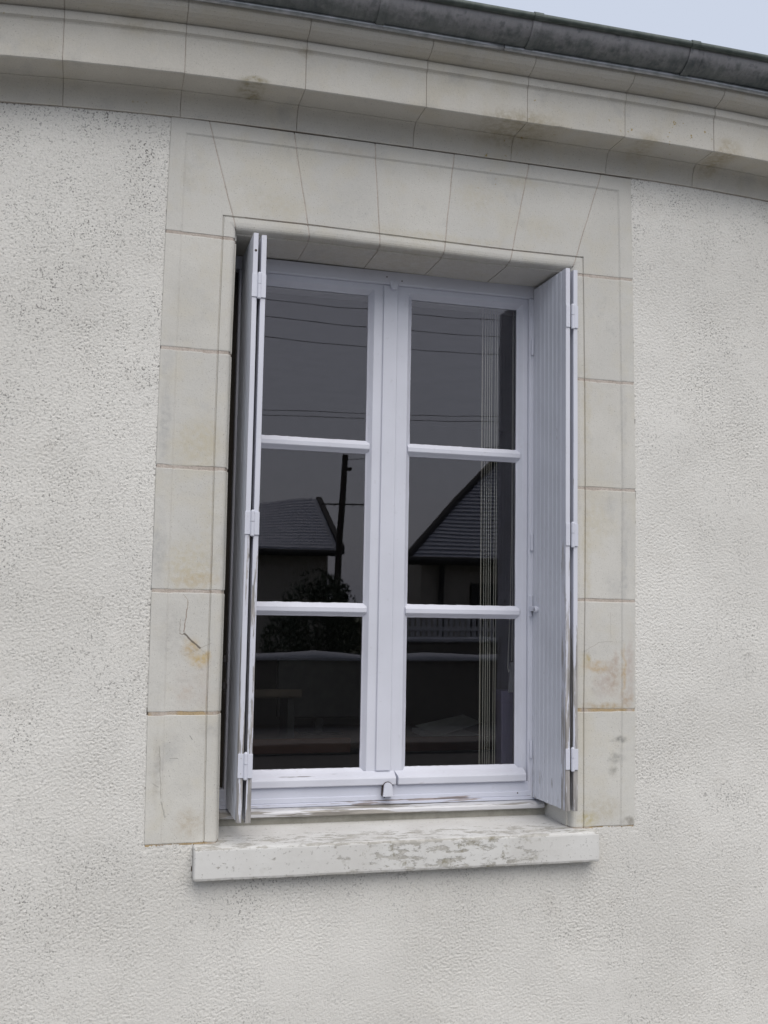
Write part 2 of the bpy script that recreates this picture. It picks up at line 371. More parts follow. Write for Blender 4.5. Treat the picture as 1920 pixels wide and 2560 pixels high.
# ------------------------------------------------------------------ the ground, street side
def sheet(name, x0, x1, y0, y1, z, m, kind='structure'):
    return tag(obj(name, ([(x0, y0, z), (x1, y0, z), (x1, y1, z), (x0, y1, z)], [(0, 1, 2, 3)]), m), kind=kind)
sheet('ground', -600, 600, -900, 300, -1.004, M['grass'])
sheet('road', -80, 80, -8.6, -3.4, -1.0, M['asphalt'])
tag(obj('pavement', cbox(-80, 80, -3.4, -.02, -1.12, -.88, .01), M['pavement']), kind='structure')
tag(obj('far_pavement', cbox(-80, 80, -10.2, -8.6, -1.12, -.88, .01), M['pavement']), kind='structure')

# ------------------------------------------------------------------ the house: facade
house = empty('stone_house', (.73, 0, -1.0), 'house front of pale rough render with a pale stone window surround and moulded stone cornice', 'house')
LOz = [-.01, .3403, .6746, 1.0199, 1.3426, 1.6853, 2.03]; LOx = [.0039, -.0005, -.0022, -.0023, -.003, 0, .004]
ROz = [0, .346, .682, 1.022, 1.361, 1.6945, 2.03]; ROx = [1.4549, 1.461, 1.4625, 1.4655, 1.4628, 1.4591, 1.4543]
LIz = [0, .3735, .7662, 1.1053, 1.4246, 1.7463]; LIx = [.1622, .1582, .1587, .1567, .1579, .1614]
RIz = [0, .3473, .6543, .9502, 1.2979, 1.7442]; RIx = [1.2878, 1.2881, 1.2923, 1.294, 1.293, 1.2872]
TOx = [0, .36, .63, 1.04, 1.454]; TOz = [2.0255, 2.0266, 2.0278, 2.0285, 2.0265]
TIx = [.16, .40, .62, .83, 1.04, 1.29]; TIz = [1.7522, 1.7543, 1.7516, 1.7493, 1.7473, 1.75]
ip = lambda v, a, b: float(np.interp(v, a, b))
BACK = .235
def profile(M_=18, inset=0.0):
    P = [('g', .0430, BACK), ('g', .0430, .0325), ('g', .0424, .0310), ('g', .0385, .0300)]
    for t in (78, 64, 50, 36, 22, 8): P.append(('g', .006 + .032 * math.sin(R(t)) ** .58, .027 * (1 - math.cos(R(t)) ** .58)))
    P += [('g', .0025, .0008), ('g', .0012, .0052), ('g', -.0012, .0052), ('g', -.0028, .0008)]
    for k in range(1, M_): P.append(('f', k / M_, .0006))
    P += [('o', .0478, .0006), ('o', .0425, -.0028), ('o', .022, -.0031), ('o', .0018, -.0031), ('o', .0, -.0012), ('o', .0, BACK)]
    return [(a, d + (inset if a == 'o' and d < .01 else -inset * 1.4 if a == 'g' and d > .03 else 0), y + (inset if y < .05 else 0) * .9) for a, d, y in P]
def jamb_x(side, a, d, z):
    if side == 'l': o, g, s = ip(z, LOz, LOx), ip(z, LIz, LIx), 1
    else: o, g, s = ip(z, ROz, ROx), ip(z, RIz, RIx), -1
    if a == 'g': return g + s * d
    if a == 'o': return o + s * d
    p, q = g - s * .0028, o + s * .0455
    return p + (q - p) * d
def lint_z(a, d, x):
    o, g = ip(x, TOx, TOz), ip(x, TIx, TIz)
    if a == 'g': return g - d
    if a == 'o': return o - d
    p, q = g + .0028, o - .0455
    return p + (q - p) * d
def corner(side, a, d):
    x, z = (.08 if side == 'l' else 1.37), 1.9
    for _ in range(4): z = lint_z(a, d, x); x = jamb_x(side, a, d, z)
    return x, z
def rough(x, y, z, seed, amp=.0004):
    if y > .05 or seed == 0: return y
    return y + amp * (nz(x + seed, 0, z, 22) + .6 * nz(x + seed, 1, z, 60)) + .0005 * nz(x, seed, z, 5)
VJ = [((.1124, 2.0222), (.187, 1.7564)), ((.3587, 2.0291), (.4068, 1.7547)), ((.6052, 2.0207), (.6244, 1.7511)),
      ((.8539, 2.0107), (.831, 1.7494)), ((1.0997, 2.0136), (1.0493, 1.7479)), ((1.3441, 2.0113), (1.2636, 1.7489))]
def vjx(k, z):
    (xt, zt), (xb, zb) = VJ[k]
    z = max(z, zb - .06)
    return xt + (xb - xt) * (zt - z) / (zt - zb) + .0015 * nz(k * 3.1, z, 0, 14)
JZ = {'l': [(1.6875), (1.354), (1.0205), (.6775), (.3455)], 'r': [(1.6935), (1.3595), (1.020), (.676), (.3443)]}
def ease(n, lo, hi, e=.0022):
    L_ = hi - lo; inner = [lo + L_ * k / n for k in range(n + 1)]
    inner[0] = lo; inner[-1] = hi
    return [lo, lo + e] + [v for v in inner[1:-1]] + [hi - e, hi]
surround = None
def jamb_secs(side, z0, z1, P, n=22, seed=0, wear=.0007, carve=None, ends=True):
    secs = []; zs = ease(n, z0, z1)
    for q, z in enumerate(zs):
        s = []
        for a, d, y in P:
            zz = z
            x = jamb_x(side, a, d, zz)
            if ends and q in (0, len(zs) - 1):
                zz = z + .0022 * nz(x * 1.0 + seed, 7, z, 30) + .0012 * nz(x + seed, 3, z, 95)
                if y < .05: y = y + wear + .006 * max(0, nz(x + seed, 2, zz, 28) - .28)
            yy = rough(x, y, zz, seed)
            if carve and y < .05: yy += carve(x, zz)
            s.append((x, yy, zz))
        secs.append(s)
    return secs
def lint_secs(xl, xr, P, n=14, seed=0, wear=.0006, ends=True):
    secs = []; us = ease(n, 0.0, 1.0, .008)
    for q, u in enumerate(us):
        s = []
        for a, d, y in P:
            x = .5 * (xl(1.85) + xr(1.85))
            for _ in range(3):
                z = lint_z(a, d, x); x = xl(z) + (xr(z) - xl(z)) * u
            y2 = y + (wear if ends and q in (0, len(us) - 1) and y < .05 else 0)
            s.append((x, rough(x, y2, z, seed), z))
        secs.append(s)
    return secs
PM = profile(3, .0013)
PF = profile()
# continuous bed of mortar behind the stones, which shows in their joints
def corner_secs(side, P, n, z_from, x_to, seed, fwd=True):
    """from z_from up the jamb to the mitre, then along the lintel to the joint x_to(z)"""
    A, B = [], []; c = [corner(side, a, d) for a, d, y in P]
    for q, u in enumerate(ease(n, 0., 1., .006)[:-2] + [1.0]):
        s = []
        for (a, d, y), (cx, cz) in zip(P, c):
            z = z_from + (cz - z_from) * u; x = jamb_x(side, a, d, z) if u < 1 else cx
            s.append((x, rough(x, y + (.0007 if q == 0 and y < .05 else 0), z, seed), z))
        A.append(s)
    us = ease(n // 2 + 1, 0., 1., .02)[2:]
    for q, u in enumerate(us):
        s = []
        for (a, d, y), (cx, cz) in zip(P, c):
            xt = x_to(cz); x = cx + (xt - cx) * u; z = cz + (lint_z(a, d, x) - lint_z(a, d, cx)) * u
            s.append((x, rough(x, y + (.0006 if q == len(us) - 1 and y < .05 else 0), z, seed), z))
        B.append(s)
    return A + B
mid = lambda z: .73
sa = corner_secs('l', PM, 8, -.006, mid, 0); sb = corner_secs('r', PM, 8, -.006, mid, 0)
surround = obj('window_surround', loft(sa + sb[::-1][1:]), M['mortar'], house)
tag(surround, 'stone window surround bedded in pinkish mortar')
G, GV = .0046, .0015           # half widths of the bed joints and of the fine lintel joints
def carve_patch(x, z):
    # the repaired corner stands proud of the eaten-away stone below it
    def side(p, q): return (q[0] - p[0]) * (z - p[1]) - (q[1] - p[1]) * (x - p[0])
    below = side((.090, .561), (.1348, .522)) < 0 and side((.1348, .522), (.162, .536)) < 0
    left = x < .0978 - (.6532 - z) * .09
    if z > .345 and (below or left) and x < .158 and x > .046:
        e = min(1, max(0, (.60 - z) / .06)) if left and not below else 1.0
        return .0005 * e * min(1, (z - .345) / .08) + .0003 * nz(x, 3, z, 90)
    return 0
for side in 'lr':
    J = JZ[side]
    for k in range(5):
        z1 = J[k] - G; z0 = (J[k + 1] + G) if k < 4 else .0
        cracked = side == 'l' and k == 3; stained = side == 'r' and k == 3
        mt = M['stone_cracked'] if cracked else M['stone_stained'] if stained else M['stone_low'] if k == 4 else M['stone']
        P = profile(34) if cracked else PF
        o = obj('stone', loft(jamb_secs(side, z0, z1, P, 80 if cracked else 22, seed=1.3 + k * 3.7 + (0 if side == 'l' else 50), carve=carve_patch if cracked else None)), mt, surround, smooth=False, origin=(.1 if side == 'l' else 1.37, 0, z0))
        if cracked: tag(o, 'cracked and flaked jamb stone with an ochre scar, left of the window')
        if stained: tag(o, 'jamb stone stained ochre and pink in its lower half, right of the window')
obj('stone', loft(corner_secs('l', PF, 14, JZ['l'][0] + G, lambda z: vjx(0, z) - GV, 11)), M['stone'], surround, origin=(.1, 0, 1.69))
obj('stone', loft(corner_secs('r', PF, 14, JZ['r'][0] + G, lambda z: vjx(5, z) + GV, 12)), M['stone'], surround, origin=(1.37, 0, 1.69))
for k in range(5):
    obj('voussoir', loft(lint_secs(lambda z, k=k: vjx(k, z) + GV, lambda z, k=k: vjx(k + 1, z) - GV, PF, seed=20 + k)), M['stone'], surround, origin=(.27 + .24 * k, 0, 1.71))

# cornice: mortar core with moulded stones in front
def droop(x):
    if x < .4: return -.030 * min(1.6, ((.4 - x) / .85)) ** 2
    if x > 1.4: return -.013 * min(2.0, ((x - 1.4) / .5)) ** 2
    return 0.0
ZB = 2.0295
def cornice_prof(inset=0.0):
    p = [(.16, ZB), (.0, ZB), (-.007 + inset, ZB), (-.0075 + inset, ZB + .008)]
    for t in range(1, 9):
        a = R(90 * t / 8)
        p.append((-.0075 + inset - .026 * (1 - math.cos(a)), ZB + .008 + .056 * math.sin(a)))
    p += [(-.0345 + inset, ZB + .0665), (-.128 + inset, ZB + .0665), (-.132 + inset, ZB + .0640), (-.1350 + inset, ZB + .0665), (-.1355 + inset, ZB + .075)]
    p += [(-.1355 + inset, ZB + .120), (-.1355 + inset, ZB + .168), (-.1375 + inset, ZB + .172), (-.1440 + inset, ZB + .1775), (-.1445 + inset, ZB + .1995), (-.1400 + inset, ZB + .2020)]
    for t in range(0, 7):
        a = R(90 * t / 6)
        p.append((-.142 + inset - .060 * math.sin(a), ZB + .2035 + .030 * (1 - math.cos(a)) + .004 * t / 6))
    p += [(-.204 + inset, ZB + .246), (.16, ZB + .246)]
    if inset: p = [(y, z + inset * .8 if ZB + .01 < z < ZB + .24 else z) for y, z in p]
    return p
cornice = obj('cornice', extrude_x(cornice_prof(.0024), -3.2, 4.6, 40, droop), M['mortar'], house)
tag(cornice, 'moulded stone cornice running under the gutter')
CJ = [-3.2, -2.76, -2.32, -1.95, -1.56, -1.22, -.93, -.62, -.2917, .0284, .3646, .7221, 1.0392, 1.3628, 1.6724, 1.99, 2.33, 2.68, 3.05, 3.4, 3.8, 4.2, 4.6]
cp = cornice_prof()
for k in range(len(CJ) - 1):
    a, b_ = CJ[k] + .0009, CJ[k + 1] - .0009; secs = []
    vis = -.8 < a < 2.2; xs = ease(12 if vis else 3, a, b_, .002); oy = random.uniform(-.0008, .0008)
    for q, x in enumerate(xs):
        s = []
        for i, (y, z) in enumerate(cp):
            yy, zz = y + oy, z + droop(x)
            if y < .0:
                if q in (0, len(xs) - 1): yy += .0005
                yy += .0010 * nz(x, k * 5.3 + z * 3, z, 9) + .0005 * nz(x, z, k, 40)
                zz += .0007 * nz(x, k, z, 17)
                if 1.36 > x > 1.10 and 16 <= i + 4 <= 20: zz += .0025 * max(0, nz(x, 2, 0, 30)) * min(1, (1.36 - x) * 12)
            s.append((x, yy, zz))
        secs.append(s)
    obj('cornice_stone', loft(secs), M['cornice'], cornice, origin=(a, 0, ZB))

# wall body with the window opening, behind the render
ex, Lx, Rx, Tz = .010, .03, 1.43, 1.98
body = join(box(-6, Lx, ex, .30, -1.0, 2.25), box(Rx, 8, ex, .30, -1.0, 2.25), box(Lx, Rx, ex, .30, -1.0, -.06), box(Lx, Rx, ex + .02, .30, Tz, 2.25))
obj('wall_core', body, M['mortar'], house)
ux0, ux1, uz0, uz1 = -.62, 2.12, -.76, 2.052
outer = join(box(-6, ux0, -.002, ex, -1.0, 2.05), box(ux1, 8, -.002, ex, -1.0, 2.05), box(ux0, ux1, -.002, ex, -1.0, uz0))
obj('plain_render', outer, M['render_plain'], house)
# the rough-cast coat: a dense relief
def relief():
    s = .0026; nx = int((ux1 - ux0) / s); nzv = int((uz1 - uz0) / s)
    rg = np.random.default_rng(5)
    def band(lam, bw, ax=1.0):
        w = rg.standard_normal((nzv, nx)); F = np.fft.rfft2(w)
        fz = np.fft.fftfreq(nzv, s)[:, None]; fx = np.fft.rfftfreq(nx, s)[None, :]
        f = np.sqrt((fx * ax) ** 2 + fz ** 2) + 1e-6
        F *= np.exp(-(np.log(f * lam)) ** 2 / (2 * bw ** 2)); r = np.fft.irfft2(F, s=(nzv, nx)); return r / r.std()
    a = band(.0112, .60, 1.1); b_ = band(.0068, .28, 1.0); c = band(.5, .5); d_ = band(.06, .4)
    base = .80 * a + .38 * b_ + .08 * d_
    base = np.where(base > 1.2, 1.2 + (base - 1.2) * .4, base)
    amp = .00064 * (1 + .22 * c)
    h = amp * base
    pit = np.clip((-base - .15) / 1.6, 0, 1.2)
    X = ux0 + np.arange(nx) * (ux1 - ux0) / (nx - 1); Z = uz0 + np.arange(nzv) * (uz1 - uz0) / (nzv - 1)
    XX, ZZ = np.meshgrid(X, Z)
    jag = .0022 * d_ + .0012 * b_
    inL = np.interp(ZZ, LOz, LOx) + .0026 - jag * .4; inR = np.interp(ZZ, ROz, ROx) - .0030 + jag * .4
    hole = (XX > inL) & (XX < inR) & (ZZ > -.001 + jag * .5)
    hole |= (XX > .1345 + jag * .4) & (XX < 1.3160 - jag * .4) & (ZZ > -.0925 + jag * .3) & (ZZ < .02)
    Y = -.0012 - h + 0.0009 * c
    # the coat thins a little where it meets the dressed stone
    edge = np.minimum(np.abs(XX - inL), np.abs(XX - inR)); near = np.clip(1 - edge / .02, 0, 1) * (ZZ > -.02)
    Y = Y + near * .0018
    return X, Z, XX, ZZ, Y, pit + near * .35, hole, nx, nzv
X, Z, XX, ZZ, Y, pit, hole, nx, nzv = relief()
idx = np.arange(nx * nzv).reshape(nzv, nx)
ok = ~(hole[:-1, :-1] | hole[1:, :-1] | hole[:-1, 1:] | hole[1:, 1:])
q = np.stack([idx[:-1, :-1][ok], idx[:-1, 1:][ok], idx[1:, 1:][ok], idx[1:, :-1][ok]], 1)
me = bpy.data.meshes.new('render_coat')
me.vertices.add(nx * nzv); hl = wloc(house)
co = np.stack([XX.ravel() - hl.x, Y.ravel() - hl.y, ZZ.ravel() + OZ - hl.z], 1).astype(np.float32)
me.vertices.foreach_set('co', co.ravel())
me.loops.add(len(q) * 4); me.loops.foreach_set('vertex_index', q.ravel().astype(np.int32))
me.polygons.add(len(q)); me.polygons.foreach_set('loop_start', (np.arange(len(q)) * 4).astype(np.int32))
me.polygons.foreach_set('use_smooth', np.ones(len(q), dtype=bool))
me.update(calc_edges=True)
at = me.attributes.new('pit', 'FLOAT', 'POINT'); at.data.foreach_set('value', pit.ravel().astype(np.float32))
link('render_coat', me, M['render'], house)

# sill
def sill():
    secs = []; xs = [.1335, .1365] + [.14 + (1.312 - .14) * k / 60 for k in range(61)] + [1.314, 1.317]
    for i, x in enumerate(xs):
        e = .003 if i in (0, len(xs) - 1) else 0
        zt = -.0085 + .0012 * nz(x, 0, 0, 20) + .001 * nz(x, 5, 0, 70); zb = -.0935 + .0012 * nz(x, 9, 0, 15)
        if x < .165: zt -= .003 * (1 - (x - .1335) / .032)
        y0 = -.046 + .001 * nz(x, 3, 0, 18)
        # the two ends of the sill run back only to the wall face, the middle to the window
        P = [(.240, -.05), (.240, .004), (.19, .004), (.10, .000), (.03, -.003), (0, -.0048), (-.035, -.0068), (y0 + .004, zt), (y0 + .0012, zt - .002), (y0, zt - .006),
             (y0 - .0005, (zt + zb) / 2), (y0, zb + .008), (y0 + .0022, zb + .002), (y0 + .007, zb), (.012, zb + .001), (.05, -.088)]
        s = []
        for (y, z) in P:
            s.append((x + (.0 if e == 0 else 0), y + e * (1 if y < 0 else 0), z - e * (1 if z > -.05 else -1)))
        secs.append(s)
    return loft(secs)
so = obj('window_sill', sill(), M['sill'], house)
tag(so, 'projecting white painted sill, worn and flaking along its front edge')
obj('mortar_bed', join(extrude_x([(.186, -.002), (.186, .027), (.235, .027), (.235, -.002)], .21, 1.245, 30, lambda x: .0008 * nz(x, 1, 1, 40)),), M['bed'], house)

# roof behind the gutter, out of sight from below
rf = obj('roof', loft([[(x, -.16, 2.284), (x, 4.2, 3.95), (x, 8.6, 2.4), (x, 8.6, 2.3), (x, 4.2, 3.85), (x, .02, 2.284)] for x in (-6, 8)]), M['slate'], house)

# ------------------------------------------------------------------ gutter
gut = empty('rain_gutter', (.8, -.21, 2.28), 'weathered grey zinc half-round gutter along the eave above the cornice', 'gutter')
gy, gz, gr, gh = -.215, 2.3365, .073, .062
def gx(x): return droop(x) * (.45 if x > 1.4 else 1.0)
def trough(off=0.0, a0=180, a1=360, n=22, th=.0016):
    out = [(gy + (gr + off) * math.cos(R(a0 + (a1 - a0) * k / n)), gz + (gh + off) * math.sin(R(a0 + (a1 - a0) * k / n))) for k in range(n + 1)]
    inn = [(gy + (gr + off - th) * math.cos(R(a0 + (a1 - a0) * k / n)), gz + (gh + off - th) * math.sin(R(a0 + (a1 - a0) * k / n))) for k in range(n + 1)]
    return out + inn[::-1]
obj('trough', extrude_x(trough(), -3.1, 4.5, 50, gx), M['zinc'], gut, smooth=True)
xs = [-3.1 + 7.6 * k / 60 for k in range(61)]
obj('rolled_rim', tube([(x, gy - gr - .004, gz - .005 + gx(x)) for x in xs], .0098, 12), M['zinc_bead'], gut, smooth=True)
for x in (-.42, .08, .5542, 1.0053, 1.512, 1.99, 2.47):
    d = gx(x)
    P = trough(.0048, 176, 330, 22, .0040)
    o = obj('strap', loft([[(xx, y, z + d) for y, z in P] for xx in (x - .0125, x + .0125)]), M['zinc'], gut)
    cl = []
    for k in range(11):
        a = R(-60 + 240 * k / 10 + 90); cl.append((gy - gr - .004 + .0122 * math.cos(a), gz - .005 + d + .0122 * math.sin(a)))
    obj('strap_clip', loft([[(xx, y, z) for y, z in cl + [(y * .0 + gy - gr - .004 + (y - (gy - gr - .004)) * .85, gz - .005 + d + (z - (gz - .005 + d)) * .85) for y, z in cl[::-1]]] for xx in (x - .014, x + .014)]), M['zinc_bead'], o)
for x in (.512, 1.55):
    P = trough(.0010, 186, 350, 20, .001)
    obj('solder_seam', loft([[(xx, y, z + gx(x)) for y, z in P] for xx in (x - .004, x + .004)]), M['zinc'], gut)
fl = empty('zinc_flashing', (.8, -.2, 2.275), 'thin zinc flashing with a rounded drip edge on top of the cornice', 'flashing')
for a, b_ in ((-3.1, -1.2), (-1.197, .93), (.933, 2.95), (2.953, 4.5)):
    xs2 = [a + (b_ - a) * k / 24 for k in range(25)]
    e = obj('drip_edge', tube([(x, -.2125, 2.2705 + droop(x) * .8 + .0006 * nz(x, 0, 0, 6)) for x in xs2], .0088, 12), M['zinc_edge'], fl, smooth=True)
    obj('sheet_metal', extrude_x([(-.2125, 2.2785), (-.2125, 2.2770), (.02, 2.2805), (.02, 2.2820)], a, b_, 24, lambda x: droop(x) * .8), M['zinc_edge'], fl)

# ------------------------------------------------------------------ window
YF = .197
win = empty('casement_window', (.725, .2, 0), 'pale grey-blue wooden two-casement window with six panes, set back in the stone surround', 'window')
head = obj('frame_head', loft([[(x, y, z) for y, z in ((.26, 1.665), (.205, 1.665), (.199, 1.666), (YF, 1.669), (YF, 1.706), (.26, 1.706))] for x in (.205, 1.249)]), M['paint_bar'], win)
obj('frame_jamb', join(cbox(1.1915, 1.2495, YF, .26, .050, 1.6645, .002), cbox(1.2005, 1.2065, YF - .004, YF + .01, .052, 1.662, .0015)), M['paint_bar'], win)
obj('frame_jamb', join(cbox(.2365, .2585, YF, .26, .050, 1.6645, .002)), M['paint_bar'], win)
obj('gap_shade_strip', box(.203, .2362, .232, .26, .03, 1.664), M['pole'], win)  # added dark strip, stands for the deep shade in the gap by the left shutter
obj('bottom_rail', extrude_x([(.26, .049), (.26, .106), (.200, .106), (.1975, .104), (.197, .0765), (.1945, .0745), (.1940, .062), (.1955, .0605), (.1925, .0585), (.1920, .0505), (.197, .049)], .205, 1.2495, 60, lambda x: .0004 * nz(x, 2, 0, 30)), M['paint_low'], win)
obj('weather_board', extrude_x([(.235, .0275), (.235, .0485), (.198, .0485), (.176, .0465), (.1655, .0440), (.1625, .0390), (.1635, .0300), (.168, .0270)], .2145, 1.2335, 90, lambda x: .0008 * nz(x, 4, 0, 26)), M['paint_nose'], win)
def ring(ix0, ix1, iz0, iz1, ox0, ox1, oz0, oz1, seed):
    """mitred sash frame; putty bevel towards the glass, with a hand-painted wavy edge"""
    prof = [(0, .2385, 0), (0, .2275, 1), (.0045, .2235, 0), (.0145, .2115, 0), (.016, .2100, 0), (-1, .2100, 0), (-1, .2385, 0)]
    loop = []; N = 40
    for (a, b_) in (((0, 0), (1, 0)), ((1, 0), (1, 1)), ((1, 1), (0, 1)), ((0, 1), (0, 0))):
        for k in range(N): loop.append((a[0] + (b_[0] - a[0]) * k / N, a[1] + (b_[1] - a[1]) * k / N, a, b_))
    secs = []
    for (u, v, a, b_) in loop:
        s = []
        for (o, y, j) in prof:
            X0, X1, Z0, Z1 = (ix0 - o, ix1 + o, iz0 - o, iz1 + o) if o >= 0 else (ox0, ox1, oz0, oz1)
            x, z = X0 + (X1 - X0) * u, Z0 + (Z1 - Z0) * v
            if j:
                w = .0013 * nz(x * 3 + seed, z * 3, 0, 26) + .0010 * max(0, nz(x + seed, z, 4, 90))
                if a[1] == b_[1]: z += w * (1 if a[1] == 0 else -1)
                else: x += w * (1 if a[0] == 0 else -1)
            s.append((x, y, z))
        secs.append(s)
    secs.append(secs[0]); return loft(secs, True, False)
def bar(x0, x1, z0, z1, seed):
    secs = []; N = 50
    for k in range(N + 1):
        x = x0 + (x1 - x0) * k / N
        wt = .0013 * nz(x, seed, 0, 40) + .0012 * max(0, nz(x, seed, 3, 110)); wb = .0008 * nz(x, seed, 9, 30)
        secs.append([(x, .2385, z0), (x, .2275, z0 + wb), (x, .2235, z0 + .004), (x, .2125, z0 + .0125), (x, .2112, z0 + .0145), (x, .2112, z1 - .0145), (x, .2125, z1 - .0125), (x, .2235, z1 - .004), (x, .2275, z1 + wt), (x, .2385, z1)])
    return loft(secs)
rows = [(1.163, 1.631), (.655, 1.122), (.1555, .614)]
for ci, (gx0, gx1, ox0, ox1) in enumerate(((.289, .6515, .2595, .7195), (.795, 1.1580, .7205, 1.1905))):
    cs = obj('casement', ring(gx0, gx1, .1555, 1.631, ox0, ox1, .108, 1.6645, ci * 9), M['paint_bar'], win)
    cs['label'] = ('left' if ci == 0 else 'right') + ' casement of the window with three stacked panes'
    for k, (z0, z1) in enumerate(rows):
        obj('pane', cbox(gx0 - .004, gx1 + .004, .2290, .2318, z0 - .004, z1 + .004, .0004), M['glass'], cs)
    for z0, z1 in ((1.122, 1.163), (.614, .655)):
        obj('glazing_bar', bar(gx0 - .009, gx1 + .009, z0, z1, ci * 5 + z0), M['paint_bar'], cs)
    a, b_ = ((.2600, .7545), (.7585, 1.1800))[ci]
    drip = [(.2105, .1075), (.2105, .1470), (.2060, .1440), (.1880, .1350), (.1830, .1320), (.1815, .1280), (.1830, .1105), (.1860, .1075)]
    secs = []
    for x in (a, a + .004 if ci == 0 else a + .012, b_ - .004, b_):
        k = 1.0
        secs.append([(x if not (ci == 1 and x == a) else x, y, z) for y, z in drip])
    if ci == 1: secs[0] = [(a - .0 if y > .2 else a + .004, y, z) for y, z in drip]
    obj('drip_rail', loft(secs), M['paint'], cs)
    if ci == 0:
        obj('cover_strip', cbox(.6962, .7425, .2035, .2095, .1475, 1.6640, .0018), M['paint_bar'], cs)
# bolt keepers
def tab(cx, z0, z1, w0, w1, y0, y1, up=True):
    pts = []
    n = 10; r = w1 / 2
    if up:
        pts = [(cx - w0 / 2, z0), (cx + w0 / 2, z0)] + [(cx + r * math.cos(R(180 * k / n)), z1 - r * .95 + r * .95 * math.sin(R(180 * k / n))) for k in range(n + 1)]
    else:
        pts = [(cx + w0 / 2, z1), (cx - w0 / 2, z1)] + [(cx - r * math.cos(R(180 * k / n)), z0 + r * .95 - r * .95 * math.sin(R(180 * k / n))) for k in range(n + 1)]
    return loft([[(x, y0, z) for x, z in pts], [(x, y0 - .0, z) for x, z in pts], [(x, y1, z) for x, z in pts]][1:])
obj('bolt_keeper', tab(.7275, .0762, .1170, .0310, .0255, .1700, .1800), M['iron_paint'], win)
obj('keeper_shadow', tab(.7280, .0758, .1188, .0322, .0290, .1785, .1960), M['screw'], win)  # slightly larger dark plate, added as the shadow outline around the keeper
obj('bolt_keeper', tab(.7270, 1.6485, 1.6750, .0270, .0245, .1905, .2030, False), M['iron_paint'], win)
def screwhead(x, y, z, r=.002): return tube([(x, y + .002, z), (x, y - .0007, z), (x, y - .0009, z)], [r, r, r * .3], 10)
for x, y, z in ((.7218, .1940, .0705), (1.1559, .1940, .0709), (.753, YF, 1.679), (.703, YF, 1.688)):
    obj('screw', screwhead(x, y, z, .0022), M['screw'], win)

# ------------------------------------------------------------------ shutters
def leaf(parent, xa, th, y0, y1, z0, z1, npl, seed, dx=0.0, face=-1):
    """a leaf of narrow boards standing at right angles to the wall; xa its left face, th its thickness, dx its lean"""
    f = lambda y: dx * (y1 - y) / (y1 - y0)
    core = [(x + f(y), y, z) for x in (xa + .003, xa + th - .003) for y in (y0 + .002, y1 - .002) for z in (z0 + .002, z1 - .002)]
    lf = obj('leaf', (core, box(0, 1, 0, 1, 0, 1)[1]), M['shutter'], parent, origin=(xa, y1, z0))
    w = (y1 - y0) / npl; b = .0024
    for k in range(npl):
        a = y0 + w * k + (.0004 if k else 0); c = y0 + w * (k + 1) - .0004
        bb = .0012 if k == 0 else b
        # boards with a small V at each joint
        ch = .0012 if k == 0 else .0064; cx_ = .0010 if k == 0 else .0042
        P = [(xa + cx_, a), (xa + th - cx_, a), (xa + th, a + ch), (xa + th, c - .0006), (xa + th - .0006, c), (xa + .0006, c), (xa, c - .0006), (xa, a + ch)]
        secs = []
        N = 16; jz = .0012 * nz(k * 1.7, seed, 0, 3)
        for q in range(N + 1):
            z = z0 + (z1 - z0) * q / N
            if q == 0: z += jz - (.0015 if k == 0 else 0)
            wob = .0005 * nz(k * 2.3 + seed, z, 0, 3)
            secs.append([(x + f(y) + wob, y, z) for x, y in P])
        obj('board', loft(secs), M['shutter_edge'] if k == 0 else M['shutter'], lf, origin=(xa, a, z0))
    return lf
def hinge(parent, xa0, xa1, xb0, xb1, xc, z0, z1, y, flip=False):
    zm = (z0 + z1) / 2 + .004
    a = obj('hinge', join(cbox(xa0, xa1, y - .0028, y + .001, z0, z1, .0008), vcyl(xc, y - .0035, (zm + .0006) if not flip else z0 - .001, z1 if not flip else zm - .0006, .0056, 14, .005 if not flip else -.004)), M['iron_paint'], parent, origin=(xc, y, z0))
    obj('hinge_flap', join(cbox(xb0, xb1, y - .0028, y + .001, z0 - .001, z1 - .001, .0008), vcyl(xc, y - .0035, z0 - .003 if not flip else zm + .0006, zm - .0006 if not flip else z1 + .001, .0056, 14, -.003 if not flip else .004)), M['iron_paint'], a, origin=(xb0, y, z0))
    for zz in (z0 + .012, z1 - .012):
        obj('screw', screwhead((xa0 + xa1) / 2, y - .0026, zz, .0013), M['shutter_edge'], a)
Z0S, Z1S, YA, YB = .058, 1.6935, -.0455, .1925
sl = empty('window_shutter', (.262, .19, Z0S), 'folded two-leaf shutter of narrow grey-blue boards against the left jamb, edges flaking', 'shutter', 'folding shutters of the window')
leaf(sl, .2425, .0142, YA, YB, Z0S, Z1S + .002, 8, 1, dx=.0005)
leaf(sl, .2655, .0148, YA + .001, YB - .003, Z0S - .001, Z1S - .0015, 8, 2, dx=.0008)
for z0, z1 in ((1.5095, 1.5770), (.8370, .9010), (.1755, .2405)):
    hinge(sl, .2415, .2580, .2672, .2818, .2625, z0, z1, YA - .0005)
obj('bolt_hole', tube([(.2505, YA + .004, 1.6445), (.2505, YA - .0006, 1.6445), (.2505, YA - .0007, 1.6445)], [.0036, .0036, .001], 12), M['screw'], sl)
for z in (.49, .415): obj('shutter_catch', join(cbox(.205, .2185, .05, .060, z - .010, z + .010, .003), tube([(.212, .042, z + .02), (.216, .05, z), (.212, .056, z - .02)], .0025, 8)), M['iron'], sl)
sr = empty('window_shutter', (1.23, .19, Z0S), 'folded two-leaf shutter of narrow grey-blue boards standing inside the right jamb, broad face in view', 'shutter', 'folding shutters of the window')
leaf(sr, 1.2040, .0145, YA, YB, Z0S + .0005, Z1S, 8, 3, dx=.0035)
